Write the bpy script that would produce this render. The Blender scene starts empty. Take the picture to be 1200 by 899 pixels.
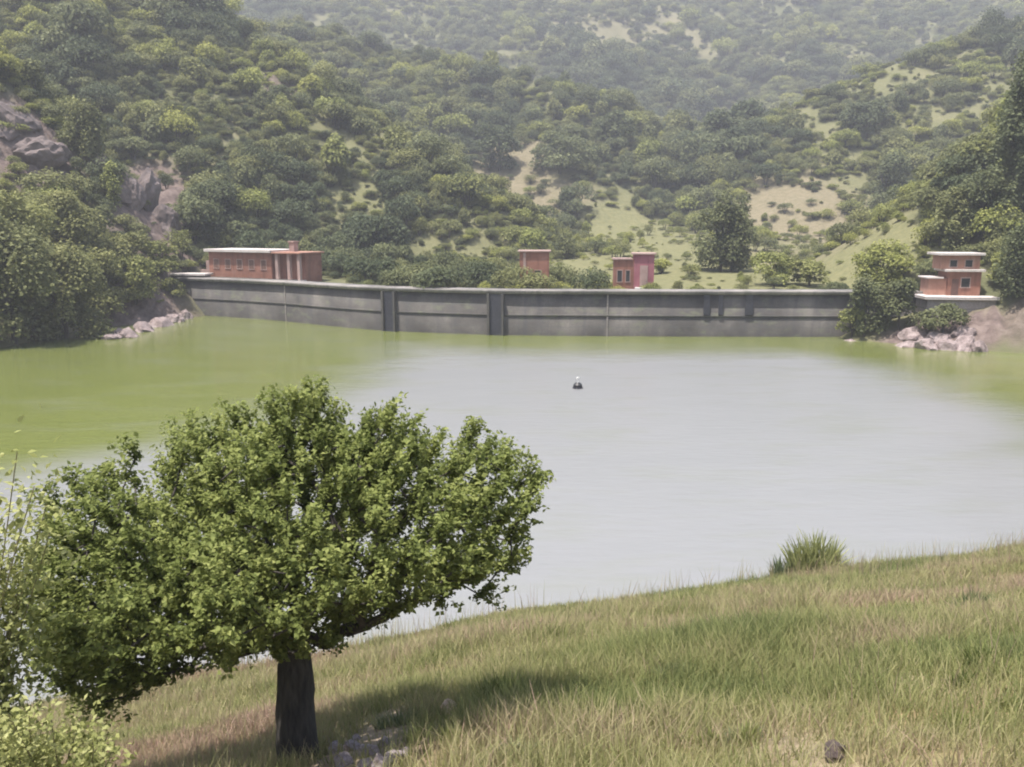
import bpy, bmesh, math, random
import numpy as np
from mathutils import Vector, Matrix

R = math.radians
C = bpy.context.scene.collection
SC = bpy.context.scene
rng = np.random.default_rng(7)
random.seed(7)

# ------------------------------------------------------------------ camera, sky, sun, exposure
CAM_Z = 14.4
FPX = 1000.0                      # focal length in pixels of a 1200 px wide picture
PITCH = R(10.62)
cam_d = bpy.data.cameras.new("camera")
cam = bpy.data.objects.new("camera", cam_d); C.objects.link(cam)
cam_d.sensor_fit = 'HORIZONTAL'; cam_d.sensor_width = 36.0; cam_d.lens = 36.0 * FPX / 1200.0
cam_d.clip_start = 0.1; cam_d.clip_end = 6000
cam.location = (0, 0, CAM_Z); cam.rotation_euler = (R(90) - PITCH, 0, 0)
SC.camera = cam

SUN_EL = R(73); SUN_DIR = Vector((-math.cos(R(38)), -math.sin(R(38)), 0)) * math.cos(SUN_EL) + Vector((0, 0, math.sin(SUN_EL)))
w = bpy.data.worlds.new("World"); SC.world = w; w.use_nodes = True
nt = w.node_tree; nt.nodes.clear()
sky = nt.nodes.new("ShaderNodeTexSky"); sky.sky_type = 'NISHITA'; sky.sun_disc = False
sky.sun_elevation = SUN_EL; sky.sun_rotation = math.atan2(SUN_DIR.x, SUN_DIR.y)
sky.air_density = 1.2; sky.dust_density = 4.0; sky.ozone_density = 1.0
bg = nt.nodes.new("ShaderNodeBackground"); bg.inputs[1].default_value = 0.13
wo = nt.nodes.new("ShaderNodeOutputWorld")
nt.links.new(sky.outputs[0], bg.inputs[0]); nt.links.new(bg.outputs[0], wo.inputs[0])

sd = bpy.data.lights.new("sun", 'SUN'); sd.energy = 4.2; sd.angle = R(0.6); sd.color = (1.0, 0.94, 0.86)
sun = bpy.data.objects.new("sun", sd); C.objects.link(sun)
sun.rotation_euler = (-SUN_DIR).to_track_quat('-Z', 'Y').to_euler()
sun.location = (-60, -20, 120)

SC.view_settings.view_transform = 'Standard'
SC.view_settings.look = 'None'
SC.view_settings.gamma = 1.0
SC.view_settings.use_curve_mapping = False
SC.view_settings.exposure = 0.95
SC.render.engine = 'CYCLES'
SC.cycles.max_bounces = 6
SC.cycles.transparent_max_bounces = 8
SC.cycles.volume_bounces = 0
SC.cycles.filter_width = 2.0

# ------------------------------------------------------------------ picture <-> place
CP, SP = math.cos(PITCH), math.sin(PITCH)
def ray(px, py):
    u = px - 600.0; v = 449.5 - py
    return np.array([u, FPX * CP + v * SP, -FPX * SP + v * CP])
def at(px, py, d):
    r = ray(px, py); k = d / r[1]
    return np.array([r[0] * k, d, CAM_Z + r[2] * k])
def water_pt(px, py):
    r = ray(px, py); k = -CAM_Z / r[2]
    return np.array([r[0] * k, r[1] * k, 0.0])
def proj(x, y, z):
    dz = z - CAM_Z
    zc = y * CP - dz * SP; yc = y * SP + dz * CP
    return 600 + FPX * x / zc, 449.5 - FPX * yc / zc, zc

# ------------------------------------------------------------------ noise
def vnoise(x, y, seed=0):
    x = np.asarray(x, float); y = np.asarray(y, float)
    ix = np.floor(x).astype(np.int64); iy = np.floor(y).astype(np.int64)
    fx = x - ix; fy = y - iy
    fx = fx * fx * (3 - 2 * fx); fy = fy * fy * (3 - 2 * fy)
    def h(a, b):
        n = (a * 374761393 + b * 668265263 + seed * 974634777) & 0x7fffffff
        n = ((n ^ (n >> 13)) * 1274126177) & 0x7fffffff
        n = n ^ (n >> 16)
        return (n & 0xffff) / 65535.0
    a = h(ix, iy); b = h(ix + 1, iy); c = h(ix, iy + 1); d = h(ix + 1, iy + 1)
    return (a * (1 - fx) + b * fx) * (1 - fy) + (c * (1 - fx) + d * fx) * fy
def fbm(x, y, seed=0, oct=4):
    s = 0; a = 0.5; t = 0
    for o in range(oct):
        s = s + a * vnoise(x * 2 ** o, y * 2 ** o, seed + o * 17); t += a; a *= 0.5
    return s / t

# ------------------------------------------------------------------ the lie of the land
SHX = np.array([-200, -120, -60, -15.2, 0, 23.3, 60, 120, 200.])
SHY = np.array([-50, -18, 6, 23.1, 30, 36.7, 44, 48, 50.])
DAMX = np.array([-57, -51.7, -43, -34.3, -24, -16.7, -1.7, 20, 42, 53.])
DAMY = np.array([141, 136.6, 132.6, 127.5, 119.7, 115.4, 111.0, 109.7, 109.3, 109.3])
CREST = 5.9
RIDGES = [   # polyline of x, y, z ; slope ; noise strength
    ([(-190, 270, 122), (-125, 262, 92), (-92, 250, 75), (-62, 232, 55), (-44, 220, 43), (-24, 208, 31), (-8, 198, 20), (8, 190, 9)], 0.66),
    ([(-260, 400, 150), (-150, 385, 112), (-100, 380, 94), (-37, 370, 82), (14, 350, 69), (42, 335, 54), (64, 320, 38), (70, 290, 19)], 0.6),
    ([(330, 345, 118), (262, 340, 100), (198, 330, 82), (154, 320, 72), (118, 312, 62), (98, 300, 45), (87, 288, 30), (76, 268, 16)], 0.58),
    ([(-700, 760, 250), (-200, 760, 238), (0, 770, 236), (120, 790, 238), (300, 780, 240), (700, 760, 250)], 0.6),
    ([(20, 780, 235), (36, 660, 165), (52, 560, 112), (60, 470, 70)], 0.62),
    ([(230, 780, 240), (205, 650, 158), (175, 540, 104), (150, 470, 70)], 0.62),
    ([(-150, 780, 240), (-120, 640, 165), (-90, 540, 120)], 0.62),
    ([(-150, 190, 75), (-112, 168, 55), (-90, 150, 43), (-80, 141, 28), (-70, 137, 15), (-63, 136, 5)], 1.05),
    ([(-118, 135, 46), (-114, 110, 44), (-120, 60, 42), (-150, -20, 50)], 0.85),
    ([(150, 150, 58), (110, 140, 44), (92, 136, 29), (83, 131, 17), (77, 125, 8)], 0.66),
    ([(49, 110, 2.4), (55, 107.5, 3.8), (63, 107, 4.6), (76, 112, 7)], 0.6),
    ([(150, 135, 46), (146, 95, 42), (150, 40, 45), (165, -20, 50)], 0.6),
]
def ridge_h(x, y, pts, slope):
    best = np.full(np.shape(x), -1e9)
    for (a, b) in zip(pts[:-1], pts[1:]):
        ax, ay, az = a; bx, by, bz = b
        dx, dy = bx - ax, by - ay; L2 = dx * dx + dy * dy
        t = np.clip(((x - ax) * dx + (y - ay) * dy) / L2, 0, 1)
        dist = np.sqrt((x - ax - t * dx) ** 2 + (y - ay - t * dy) ** 2)
        dist = np.sqrt(dist * dist + 9) - 3
        best = np.maximum(best, az + t * (bz - az) - slope * dist)
    return best
def smax(a, b, k):
    h = np.clip(0.5 + 0.5 * (a - b) / k, 0, 1)
    return b * (1 - h) + a * h + k * h * (1 - h)
def shore_s(x, y):
    return (np.interp(x, SHX, SHY) - y) * 0.94
def ground(x, y):
    x = np.asarray(x, float); y = np.asarray(y, float)
    s = shore_s(x, y) + 1.2 * (fbm(x * 0.16, y * 0.16, 3, 2) - 0.5)
    sp = np.maximum(s, 0)
    near = np.where(s > 0, 0.40 * sp + 0.0018 * np.minimum(sp, 45) ** 2, 0.35 * s)
    near = near + np.clip(sp / 5, 0, 1) * (0.55 * (fbm(x * 0.22, y * 0.22, 5, 3) - 0.5) + 0.16 * (fbm(x * 1.3, y * 1.3, 8, 2) - 0.5))
    yd = np.interp(x, DAMX, DAMY)
    floor = np.interp(y, [100, 130, 180, 260, 420, 800, 1600], [4.2, 5.0, 7.2, 13.5, 28, 60, 120])
    base = np.where(y > yd + 1.6, floor + 1.5 * (fbm(x * 0.05, y * 0.05, 11, 3) - 0.5), -6.0)
    gl = 1 - np.abs(2 * fbm(x * 0.018, y * 0.012, 31, 3) - 1)
    hill = np.full(np.shape(x), -40.0)
    for pts, sl in RIDGES:
        hill = smax(hill, ridge_h(x, y, pts, sl), 5.0 if pts[0][2] > 60 else 2.5)
    amp = np.clip((hill - 3) / 25, 0, 1)
    far = np.clip((y - 240) / 260, 0, 1)
    hill = hill + amp * ((4 + 16 * far) * (gl - 0.75) + (3.5 + 5 * far) * (fbm(x * 0.04, y * 0.04, 21, 4) - 0.5))
    hill = hill + np.clip(hill / 3 + 1, 0, 1) * 1.0 * (fbm(x * 0.2, y * 0.2, 27, 3) - 0.5)
    h = smax(base, hill, 2.0)
    return np.maximum(np.maximum(near, -6.0), h)
def hit(px, py, d0=5.0, d1=900.0):
    r = ray(px, py); d = np.linspace(d0, d1, 9000)
    k = d / r[1]; x = r[0] * k; z = CAM_Z + r[2] * k
    g = ground(x, d); b = np.nonzero(z <= np.maximum(g, -0.0))[0]
    if len(b) == 0: return None
    i = b[0]; return np.array([x[i], d[i], float(g[i])])
def gz(x, y): return float(ground(np.array([x]), np.array([y]))[0])

# ------------------------------------------------------------------ object helpers
def mesh_np(name, V, F, mat=None, attrs=None, smooth=False):
    V = np.asarray(V, np.float32); F = np.asarray(F, np.int32)
    me = bpy.data.meshes.new(name)
    n, k = F.shape
    me.vertices.add(len(V)); me.vertices.foreach_set('co', V.ravel())
    me.loops.add(n * k); me.loops.foreach_set('vertex_index', F.ravel())
    me.polygons.add(n); me.polygons.foreach_set('loop_start', np.arange(0, n * k, k, dtype=np.int32))
    if smooth: me.polygons.foreach_set('use_smooth', np.ones(n, bool))
    me.update(calc_edges=True)
    if attrs:
        for an, (dom, val) in attrs.items():
            at_ = me.attributes.new(an, 'FLOAT', dom); at_.data.foreach_set('value', np.asarray(val, np.float32))
    if mat: me.materials.append(mat)
    return me
def link(name, me, parent=None):
    o = bpy.data.objects.new(name, me); C.objects.link(o)
    if parent: o.parent = parent
    return o
def tag(o, label=None, cat=None, group=None, kind=None):
    if label: o['label'] = label
    if cat: o['category'] = cat
    if group: o['group'] = group
    if kind: o['kind'] = kind
    return o
def empty(name, loc, rz=0, label=None, cat=None, group=None):
    o = bpy.data.objects.new(name, None); C.objects.link(o)
    o.location = loc; o.rotation_euler = (0, 0, rz); o.empty_display_size = 0.3
    return tag(o, label, cat, group)
class MB:
    def __init__(s): s.b = bmesh.new()
    def box(s, x0, x1, y0, y1, z0, z1, bev=0.0):
        b2 = bmesh.new()
        bmesh.ops.create_cube(b2, size=1.0)
        bmesh.ops.scale(b2, vec=(x1 - x0, y1 - y0, z1 - z0), verts=b2.verts)
        bmesh.ops.translate(b2, vec=((x0 + x1) / 2, (y0 + y1) / 2, (z0 + z1) / 2), verts=b2.verts)
        if bev: bmesh.ops.bevel(b2, geom=list(b2.edges), offset=bev, segments=1, affect='EDGES')
        m = bpy.data.meshes.new("t"); b2.to_mesh(m); b2.free(); s.b.from_mesh(m); bpy.data.meshes.remove(m)
        return s
    def cyl(s, p, q, r0, r1=None, n=10):
        p = Vector(p); q = Vector(q); d = q - p
        M = Matrix.Translation((p + q) / 2) @ d.to_track_quat('Z', 'Y').to_matrix().to_4x4()
        bmesh.ops.create_cone(s.b, cap_ends=True, segments=n, radius1=r0, radius2=r0 if r1 is None else r1, depth=d.length, matrix=M)
        return s
    def build(s, name, mat, parent=None):
        me = bpy.data.meshes.new(name); bmesh.ops.recalc_face_normals(s.b, faces=s.b.faces)
        s.b.to_mesh(me); s.b.free(); me.materials.append(mat)
        return link(name, me, parent)
def tube(pts, rad, sides=7):
    pts = np.asarray(pts, float); n = len(pts)
    T = np.gradient(pts, axis=0); T /= np.linalg.norm(T, axis=1)[:, None] + 1e-9
    ref = np.array([0.31, 0.95, 0.05]); V = []
    for i in range(n):
        a = np.cross(T[i], ref); a /= np.linalg.norm(a) + 1e-9; b = np.cross(T[i], a)
        for k in range(sides):
            t = 2 * math.pi * k / sides
            V.append(pts[i] + rad[i] * (math.cos(t) * a + math.sin(t) * b))
    F = [[i * sides + k, i * sides + (k + 1) % sides, (i + 1) * sides + (k + 1) % sides, (i + 1) * sides + k] for i in range(n - 1) for k in range(sides)]
    return np.array(V), np.array(F)
def merge(parts):
    V = []; F = []; o = 0
    for v, f in parts: V.append(v); F.append(f + o); o += len(v)
    return np.concatenate(V), np.concatenate(F)
def leaves(P, N, U, L, Wd, fold=0.25):
    """diamond leaves: P centre, N normal, U long axis"""
    S = np.cross(N, U); S /= np.linalg.norm(S, axis=1)[:, None] + 1e-9
    U = np.cross(S, N); U /= np.linalg.norm(U, axis=1)[:, None] + 1e-9
    L = np.asarray(L)[:, None]; Wd = np.asarray(Wd)[:, None]
    a = P - U * L * 0.5; c = P + U * L * 0.5 - N * L * 0.12
    b = P + S * Wd * 0.5 + N * Wd * fold - U * L * 0.05; d = P - S * Wd * 0.5 + N * Wd * fold - U * L * 0.05
    V = np.stack([a, b, c, d], 1).reshape(-1, 3)
    F = np.arange(len(P) * 4).reshape(-1, 4)
    return V, F
def unit(n):
    v = rng.normal(size=(n, 3)); return v / np.linalg.norm(v, axis=1)[:, None]

# ------------------------------------------------------------------ materials
def M_new(name):
    m = bpy.data.materials.new(name); m.use_nodes = True
    t = m.node_tree; t.nodes.clear()
    out = t.nodes.new("ShaderNodeOutputMaterial"); p = t.nodes.new("ShaderNodeBsdfPrincipled")
    t.links.new(p.outputs[0], out.inputs[0])
    return m, t, p, out
def nd(t, typ, **kw):
    n = t.nodes.new(typ)
    for k, v in kw.items():
        if k.startswith('i_'): n.inputs[k[2:]].default_value = v
        else: setattr(n, k, v)
    return n
def ramp(t, src, stops):
    r = t.nodes.new("ShaderNodeValToRGB"); e = r.color_ramp.elements
    while len(e) < len(stops): e.new(0.5)
    for i, (p, c) in enumerate(stops):
        e[i].position = p; e[i].color = (*c, 1)
    t.links.new(src, r.inputs[0]); return r.outputs[0]
def mix(t, fac, a, b, mode='MIX'):
    m = t.nodes.new("ShaderNodeMix"); m.data_type = 'RGBA'; m.blend_type = mode
    for sock, v in ((m.inputs[0], fac), (m.inputs[6], a), (m.inputs[7], b)):
        if isinstance(v, (int, float)): sock.default_value = v
        elif isinstance(v, tuple): sock.default_value = (*v, 1) if len(v) == 3 else v
        else: t.links.new(v, sock)
    return m.outputs[2]
def mathn(t, op, a, b=0.0, clamp=False):
    m = t.nodes.new("ShaderNodeMath"); m.operation = op; m.use_clamp = clamp
    for s, v in ((m.inputs[0], a), (m.inputs[1], b)):
        if isinstance(v, (int, float)): s.default_value = v
        else: t.links.new(v, s)
    return m.outputs[0]
def noise(t, scale, detail=4, coord=None, rough=0.6, stretch=None):
    n = nd(t, "ShaderNodeTexNoise"); n.inputs['Scale'].default_value = scale; n.inputs['Detail'].default_value = detail; n.inputs['Roughness'].default_value = rough
    tc = nd(t, "ShaderNodeTexCoord"); src = tc.outputs[coord or 'Object']
    if stretch:
        mp = nd(t, "ShaderNodeMapping"); mp.inputs['Scale'].default_value = stretch
        t.links.new(src, mp.inputs[0]); src = mp.outputs[0]
    t.links.new(src, n.inputs['Vector']); return n.outputs[0]
def bump(t, p, h, strength=0.4, dist=0.05):
    b = nd(t, "ShaderNodeBump"); b.inputs['Strength'].default_value = strength; b.inputs['Distance'].default_value = dist
    t.links.new(h, b.inputs['Height']); t.links.new(b.outputs[0], p.inputs['Normal'])

def foliage_mat(name, dark, mid, light, transl=0.3, obj_tone=True):
    m, t, p, out = M_new(name)
    fa = nd(t, "ShaderNodeAttribute", attribute_name='tint')
    col = ramp(t, fa.outputs['Fac'], [(0.0, dark), (0.5, mid), (1.0, light)])
    if obj_tone:
        ia = nd(t, "ShaderNodeAttribute", attribute_name='tone', attribute_type='INSTANCER')
        tn = ramp(t, ia.outputs['Fac'], [(0.0, (0.46, 0.55, 0.60)), (0.3, (0.82, 0.87, 0.85)), (0.6, (1.05, 1.05, 0.88)), (0.85, (1.22, 1.30, 0.84)), (1.0, (1.48, 1.48, 0.90))])
        col = mix(t, 1.0, col, tn, 'MULTIPLY')
    t.links.new(col, p.inputs['Base Color'])
    p.inputs['Roughness'].default_value = 0.62; p.inputs['Specular IOR Level'].default_value = 0.12
    tr = nd(t, "ShaderNodeBsdfTranslucent"); t.links.new(col, tr.inputs[0])
    ms = nd(t, "ShaderNodeMixShader"); ms.inputs[0].default_value = transl
    t.links.new(p.outputs[0], ms.inputs[1]); t.links.new(tr.outputs[0], ms.inputs[2]); t.links.new(ms.outputs[0], out.inputs[0])
    return m
M = {}
M['maquis'] = foliage_mat('maquis_leaf', (0.090, 0.100, 0.047), (0.188, 0.196, 0.094), (0.300, 0.300, 0.150), 0.36)
M['oak'] = foliage_mat('oak_leaf', (0.076, 0.100, 0.029), (0.182, 0.218, 0.066), (0.318, 0.348, 0.122), 0.42, False)
M['pale_leaf'] = foliage_mat('pale_leaf', (0.18, 0.20, 0.07), (0.32, 0.34, 0.13), (0.46, 0.47, 0.22), 0.4, False)
M['reed'] = foliage_mat('reed_leaf', (0.08, 0.115, 0.05), (0.20, 0.235, 0.12), (0.44, 0.45, 0.31), 0.3, False)

def bark_mat(name, a, b):
    m, t, p, out = M_new(name)
    n = noise(t, 6, 6, stretch=(3, 3, 0.5)); t.links.new(ramp(t, n, [(0.3, a), (0.7, b)]), p.inputs['Base Color'])
    p.inputs['Roughness'].default_value = 0.9; bump(t, p, n, 0.8, 0.04); return m
M['bark'] = bark_mat('bark', (0.030, 0.026, 0.024), (0.085, 0.075, 0.066))

def concrete_mat(name, lo, mid, hi, stain=(0.05, 0.05, 0.055), streak=0.6, moss=0.5):
    m, t, p, out = M_new(name)
    big = noise(t, 0.22, 5); col = ramp(t, big, [(0.3, lo), (0.5, mid), (0.72, hi)])
    st = noise(t, 0.9, 5, stretch=(1.0, 1.0, 0.12))
    col = mix(t, mathn(t, 'MULTIPLY', ramp(t, st, [(0.48, (0, 0, 0)), (0.68, (1, 1, 1))]), streak), col, stain)
    # horizontal casting lifts
    tc = nd(t, "ShaderNodeTexCoord"); sx = nd(t, "ShaderNodeSeparateXYZ"); t.links.new(tc.outputs['Object'], sx.inputs[0])
    f = mathn(t, 'FRACT', mathn(t, 'MULTIPLY', mathn(t, 'ADD', sx.outputs[2], mathn(t, 'MULTIPLY', big, 0.5)), 0.72))
    j = mathn(t, 'LESS_THAN', f, 0.10); col = mix(t, mathn(t, 'MULTIPLY', j, 0.4), col, (0.07, 0.075, 0.07))
    ms = noise(t, 0.5, 6, stretch=(1, 1, 2.2)); col = mix(t, mathn(t, 'MULTIPLY', ramp(t, ms, [(0.55, (0, 0, 0)), (0.66, (1, 1, 1))]), moss), col, (0.12, 0.13, 0.085))
    fine = noise(t, 7, 4); col = mix(t, 0.35, col, ramp(t, fine, [(0.3, (0.25, 0.25, 0.25)), (0.7, (0.75, 0.75, 0.75))]), 'OVERLAY')
    t.links.new(col, p.inputs['Base Color']); p.inputs['Roughness'].default_value = 0.9; bump(t, p, fine, 0.3, 0.03)
    return m
M['dam'] = concrete_mat('dam_concrete', (0.042, 0.039, 0.037), (0.082, 0.076, 0.071), (0.15, 0.138, 0.127))  # dark concrete; the upstream face's shade is put into this colour
M['slab'] = concrete_mat('pale_slab', (0.42, 0.38, 0.36), (0.52, 0.48, 0.46), (0.62, 0.57, 0.55), (0.3, 0.27, 0.25), 0.3, 0.08)
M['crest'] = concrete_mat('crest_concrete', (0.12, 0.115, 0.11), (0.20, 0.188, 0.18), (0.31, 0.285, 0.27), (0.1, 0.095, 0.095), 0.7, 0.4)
M['wall'] = concrete_mat('retaining_wall', (0.2, 0.18, 0.17), (0.27, 0.24, 0.23), (0.34, 0.31, 0.3), (0.12, 0.11, 0.1), 0.5, 0.3)
def plaster(name, a, b, c):
    m, t, p, out = M_new(name)
    n = noise(t, 0.6, 6); col = ramp(t, n, [(0.3, a), (0.5, b), (0.72, c)])
    st = noise(t, 1.6, 4, stretch=(1, 1, 0.15)); col = mix(t, mathn(t, 'MULTIPLY', ramp(t, st, [(0.5, (0, 0, 0)), (0.7, (1, 1, 1))]), 0.5), col, (a[0] * .6, a[1] * .6, a[2] * .6))
    t.links.new(col, p.inputs['Base Color']); p.inputs['Roughness'].default_value = 0.9; bump(t, p, noise(t, 12, 3), 0.2, 0.02); return m
M['red_plaster'] = plaster('red_plaster', (0.19, 0.088, 0.060), (0.255, 0.115, 0.080), (0.30, 0.15, 0.11))
M['magenta_plaster'] = plaster('faded_crimson_plaster', (0.22, 0.075, 0.09), (0.28, 0.10, 0.12), (0.32, 0.14, 0.155))
M['orange_plaster'] = plaster('orange_plaster', (0.29, 0.145, 0.105), (0.36, 0.19, 0.14), (0.41, 0.25, 0.19))
M['pink_plaster'] = plaster('pink_plaster', (0.28, 0.19, 0.17), (0.34, 0.24, 0.215), (0.4, 0.3, 0.27))
def simple(name, c, rough=0.7, sc=3.0, var=0.3, metal=0.0):
    m, t, p, out = M_new(name)
    n = noise(t, sc, 4); t.links.new(ramp(t, n, [(0.3, tuple(v * (1 - var) for v in c)), (0.7, tuple(v * (1 + var) for v in c))]), p.inputs['Base Color'])
    p.inputs['Roughness'].default_value = rough; p.inputs['Metallic'].default_value = metal; return m
M['steel'] = simple('dark_gate_steel', (0.035, 0.036, 0.05), 0.6)
M['glass'] = simple('dark_window', (0.03, 0.032, 0.036), 0.15)
M['shutter'] = simple('faded_shutter', (0.13, 0.07, 0.052), 0.7)
M['door'] = simple('brown_door', (0.10, 0.05, 0.04), 0.6)
M['pale_stem'] = simple('pale_stem', (0.20, 0.18, 0.11), 0.8)
M['buoy'] = simple('dark_buoy_rubber', (0.02, 0.022, 0.025), 0.5)
M['white'] = simple('white_paint', (0.7, 0.7, 0.68), 0.5, 3, 0.08)
def rock_mat(name, a, b, c, sc=0.8):
    m, t, p, out = M_new(name)
    n = noise(t, sc, 8, rough=0.65); n2 = noise(t, sc * 6, 4)
    col = ramp(t, n, [(0.3, a), (0.5, b), (0.7, c)]); col = mix(t, 0.4, col, ramp(t, n2, [(0.3, (0.2, 0.2, 0.2)), (0.7, (0.8, 0.8, 0.8))]), 'OVERLAY')
    t.links.new(col, p.inputs['Base Color']); p.inputs['Roughness'].default_value = 0.9; bump(t, p, n2, 0.6, 0.08); return m
M['rock'] = rock_mat('mauve_rock', (0.08, 0.063, 0.062), (0.125, 0.10, 0.096), (0.185, 0.15, 0.143))
M['shore_rock'] = rock_mat('pink_shore_rock', (0.13, 0.10, 0.096), (0.22, 0.175, 0.17), (0.36, 0.30, 0.295), 1.2)
M['stone'] = rock_mat('field_stone', (0.20, 0.16, 0.17), (0.32, 0.27, 0.28), (0.46, 0.41, 0.41), 4)
M['dark_stone'] = rock_mat('dark_stone', (0.05, 0.036, 0.033), (0.085, 0.062, 0.056), (0.13, 0.10, 0.09), 4)
M['tan_stone'] = rock_mat('tan_stone', (0.42, 0.30, 0.22), (0.52, 0.39, 0.30), (0.6, 0.47, 0.38), 4)

# ------------------------------------------------------------------ ground zones (patches of the real ground, plus gully shade for the scrub)
ZONES = {'meadow': [], 'tan': [], 'rock': [], 'bare': [], 'shaded_wood': []}
def zone(kind, px, py, wx, wy, strength=1.0, **k):
    p = hit(px, py, **k)
    if p is None: return
    m = p[1] / FPX
    q = hit(px, py - wy * 0.5, **k); q2 = hit(px, py + wy * 0.5, **k)
    ry = abs((q if q is not None else p)[1] - (q2 if q2 is not None else p)[1]) * 0.5
    ZONES[kind].append((p[0], p[1], wx * m * 0.5, min(max(ry, 3.0), 45 if kind != 'rock' else 9), strength))
BD = dict(d0=112)
zone('meadow', 742, 272, 150, 40, **BD); zone('meadow', 790, 300, 120, 40, **BD); zone('meadow', 430, 150, 110, 60, 0.7, **BD)
zone('meadow', 1090, 85, 240, 50, 0.45, **BD); zone('meadow', 970, 170, 60, 120, 0.5, **BD); zone('meadow', 560, 290, 90, 30, 0.5, **BD)
zone('tan', 600, 228, 110, 50, **BD); zone('tan', 660, 225, 90, 40, 0.8, **BD); zone('tan', 930, 262, 190, 70, **BD); zone('tan', 905, 240, 120, 50, 0.8, **BD)
zone('tan', 740, 25, 170, 90, 0.5, **BD); zone('tan', 820, 35, 110, 70, 0.4, **BD); zone('tan', 690, 130, 90, 40, 0.3, **BD)
P_ = lambda k, *a: ZONES[k].append(a)
P_('meadow', 34, 150, 36, 42, 1.0); P_('meadow', 45, 205, 40, 40, .9); P_('tan', 62, 175, 20, 30, .55); P_('meadow', -6, 165, 14, 25, .6)
P_('rock', -66, 160, 8, 16, 1.0); P_('rock', -62, 147, 7, 8, 1.0); P_('rock', -75, 137, 8, 9, 1.0); P_('rock', -58, 138.5, 7.5, 6.5, .8); P_('rock', -60, 146, 6, 7, 1.0); P_('rock', -66, 152, 6, 8, .8); P_('rock', -51, 131, 6, 5, .6); P_('rock', -55, 118, 6, 9, .55)
P_('rock', 52, 101, 9, 4.5, 1.0); P_('rock', 62, 99.5, 7, 4, .8)
zone('rock', 330, 100, 55, 40, 0.8, **BD); zone('rock', 25, 160, 90, 110, d0=90); zone('rock', 178, 215, 85, 130, d0=90)
zone('rock', 1100, 395, 130, 40, d0=85); zone('rock', 175, 372, 110, 50, d0=85); zone('rock', 225, 300, 60, 30, 0.7, d0=90)
zone('bare', 968, 892, 56, 24, 0.75, d0=4); zone('bare', 425, 888, 120, 34, 1.0, d0=4); zone('bare', 524, 842, 36, 22, 0.9, d0=4); zone('bare', 1180, 830, 80, 30, 0.3, d0=4)
for a_ in ((770, 120, 110, 60), (700, 100, 120, 40), (830, 180, 90, 60), (80, 80, 90, 90), (400, 165, 50, 90), (575, 175, 70, 60), (240, 265, 70, 60), (960, 75, 90, 30), (240, 40, 90, 40), (470, 215, 80, 60), (450, 300, 60, 30), (1180, 60, 60, 30), (330, 30, 80, 40)):
    zone('shaded_wood', *a_, **BD)  # gully shade put into a darker scrub tone, with larger shrubs
def zmask(kind, x, y):
    r = np.zeros(np.shape(x))
    for (cx, cy, rx, ry, s) in ZONES[kind]:
        q = np.sqrt(((x - cx) / rx) ** 2 + ((y - cy) / ry) ** 2) + 0.7 * (fbm(x * 0.12, y * 0.12, 77, 3) - 0.5)
        r = np.maximum(r, s * np.clip((1.15 - q) / 0.4, 0, 1))
    return r

# ------------------------------------------------------------------ terrain sheet
def axis(segs):
    out = []
    for a, b, st in segs: out.append(np.arange(a, b, st))
    return np.concatenate(out)
xs_half = axis([(0, 30, 0.6), (30, 75, 1.2), (75, 220, 2.5), (220, 600, 8), (600, 1401, 40)])
xs = np.concatenate([-xs_half[:0:-1], xs_half])
ys = axis([(-120, -12, 12), (-12, 46, 0.6), (46, 90, 3), (90, 150, 1.0), (150, 320, 2.2), (320, 860, 4.5), (860, 1801, 40)])
X, Y = np.meshgrid(xs, ys); Z = ground(X, Y)
rk_ = zmask('rock', X, Y); Z = Z + rk_ * np.clip(Z / 2, 0, 1) * (3.4 * (fbm(X * .32, Y * .32, 201, 2) - .5) + 2.4 * (np.abs(2 * fbm(X * .8, Y * .8, 203, 2) - 1) - .35))
nx, ny = len(xs), len(ys)
idx = np.arange(nx * ny).reshape(ny, nx)
F = np.stack([idx[:-1, :-1], idx[:-1, 1:], idx[1:, 1:], idx[1:, :-1]], -1).reshape(-1, 4)
xf, yf = X.ravel(), Y.ravel()
m, t, p, out = M_new('hill_ground')
def A(n): return nd(t, "ShaderNodeAttribute", attribute_name=n).outputs['Fac']
n1 = noise(t, 0.06, 6); n2 = noise(t, 0.9, 5); n3 = noise(t, 6, 5)
col = ramp(t, n1, [(0.3, (0.075, 0.082, 0.042)), (0.5, (0.115, 0.118, 0.062)), (0.7, (0.17, 0.158, 0.095))])
col = mix(t, A('meadow'), col, ramp(t, n2, [(0.3, (0.125, 0.128, 0.064)), (0.7, (0.18, 0.172, 0.088))]))
col = mix(t, A('tan'), col, ramp(t, n2, [(0.3, (0.145, 0.130, 0.080)), (0.7, (0.205, 0.175, 0.118))]))
bank = ramp(t, noise(t, 0.35, 6), [(0.3, (0.12, 0.12, 0.055)), (0.5, (0.18, 0.165, 0.08)), (0.7, (0.24, 0.17, 0.10))])
bank = mix(t, 0.5, bank, ramp(t, n3, [(0.3, (0.2, 0.2, 0.2)), (0.7, (0.8, 0.8, 0.8))]), 'OVERLAY')
col = mix(t, A('bank'), col, bank)
col = mix(t, A('bare'), col, ramp(t, n3, [(0.3, (0.2, 0.16, 0.12)), (0.7, (0.34, 0.27, 0.21))]))
col = mix(t, A('rock'), col, ramp(t, n2, [(0.3, (0.085, 0.065, 0.060)), (0.5, (0.14, 0.108, 0.098)), (0.7, (0.20, 0.16, 0.145))]))
col = mix(t, A('mud'), col, (0.13, 0.11, 0.07))
t.links.new(col, p.inputs['Base Color']); p.inputs['Roughness'].default_value = 0.95; p.inputs['Specular IOR Level'].default_value = 0.1
bump(t, p, n2, 0.7, 0.4)
M['ground'] = m
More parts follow.
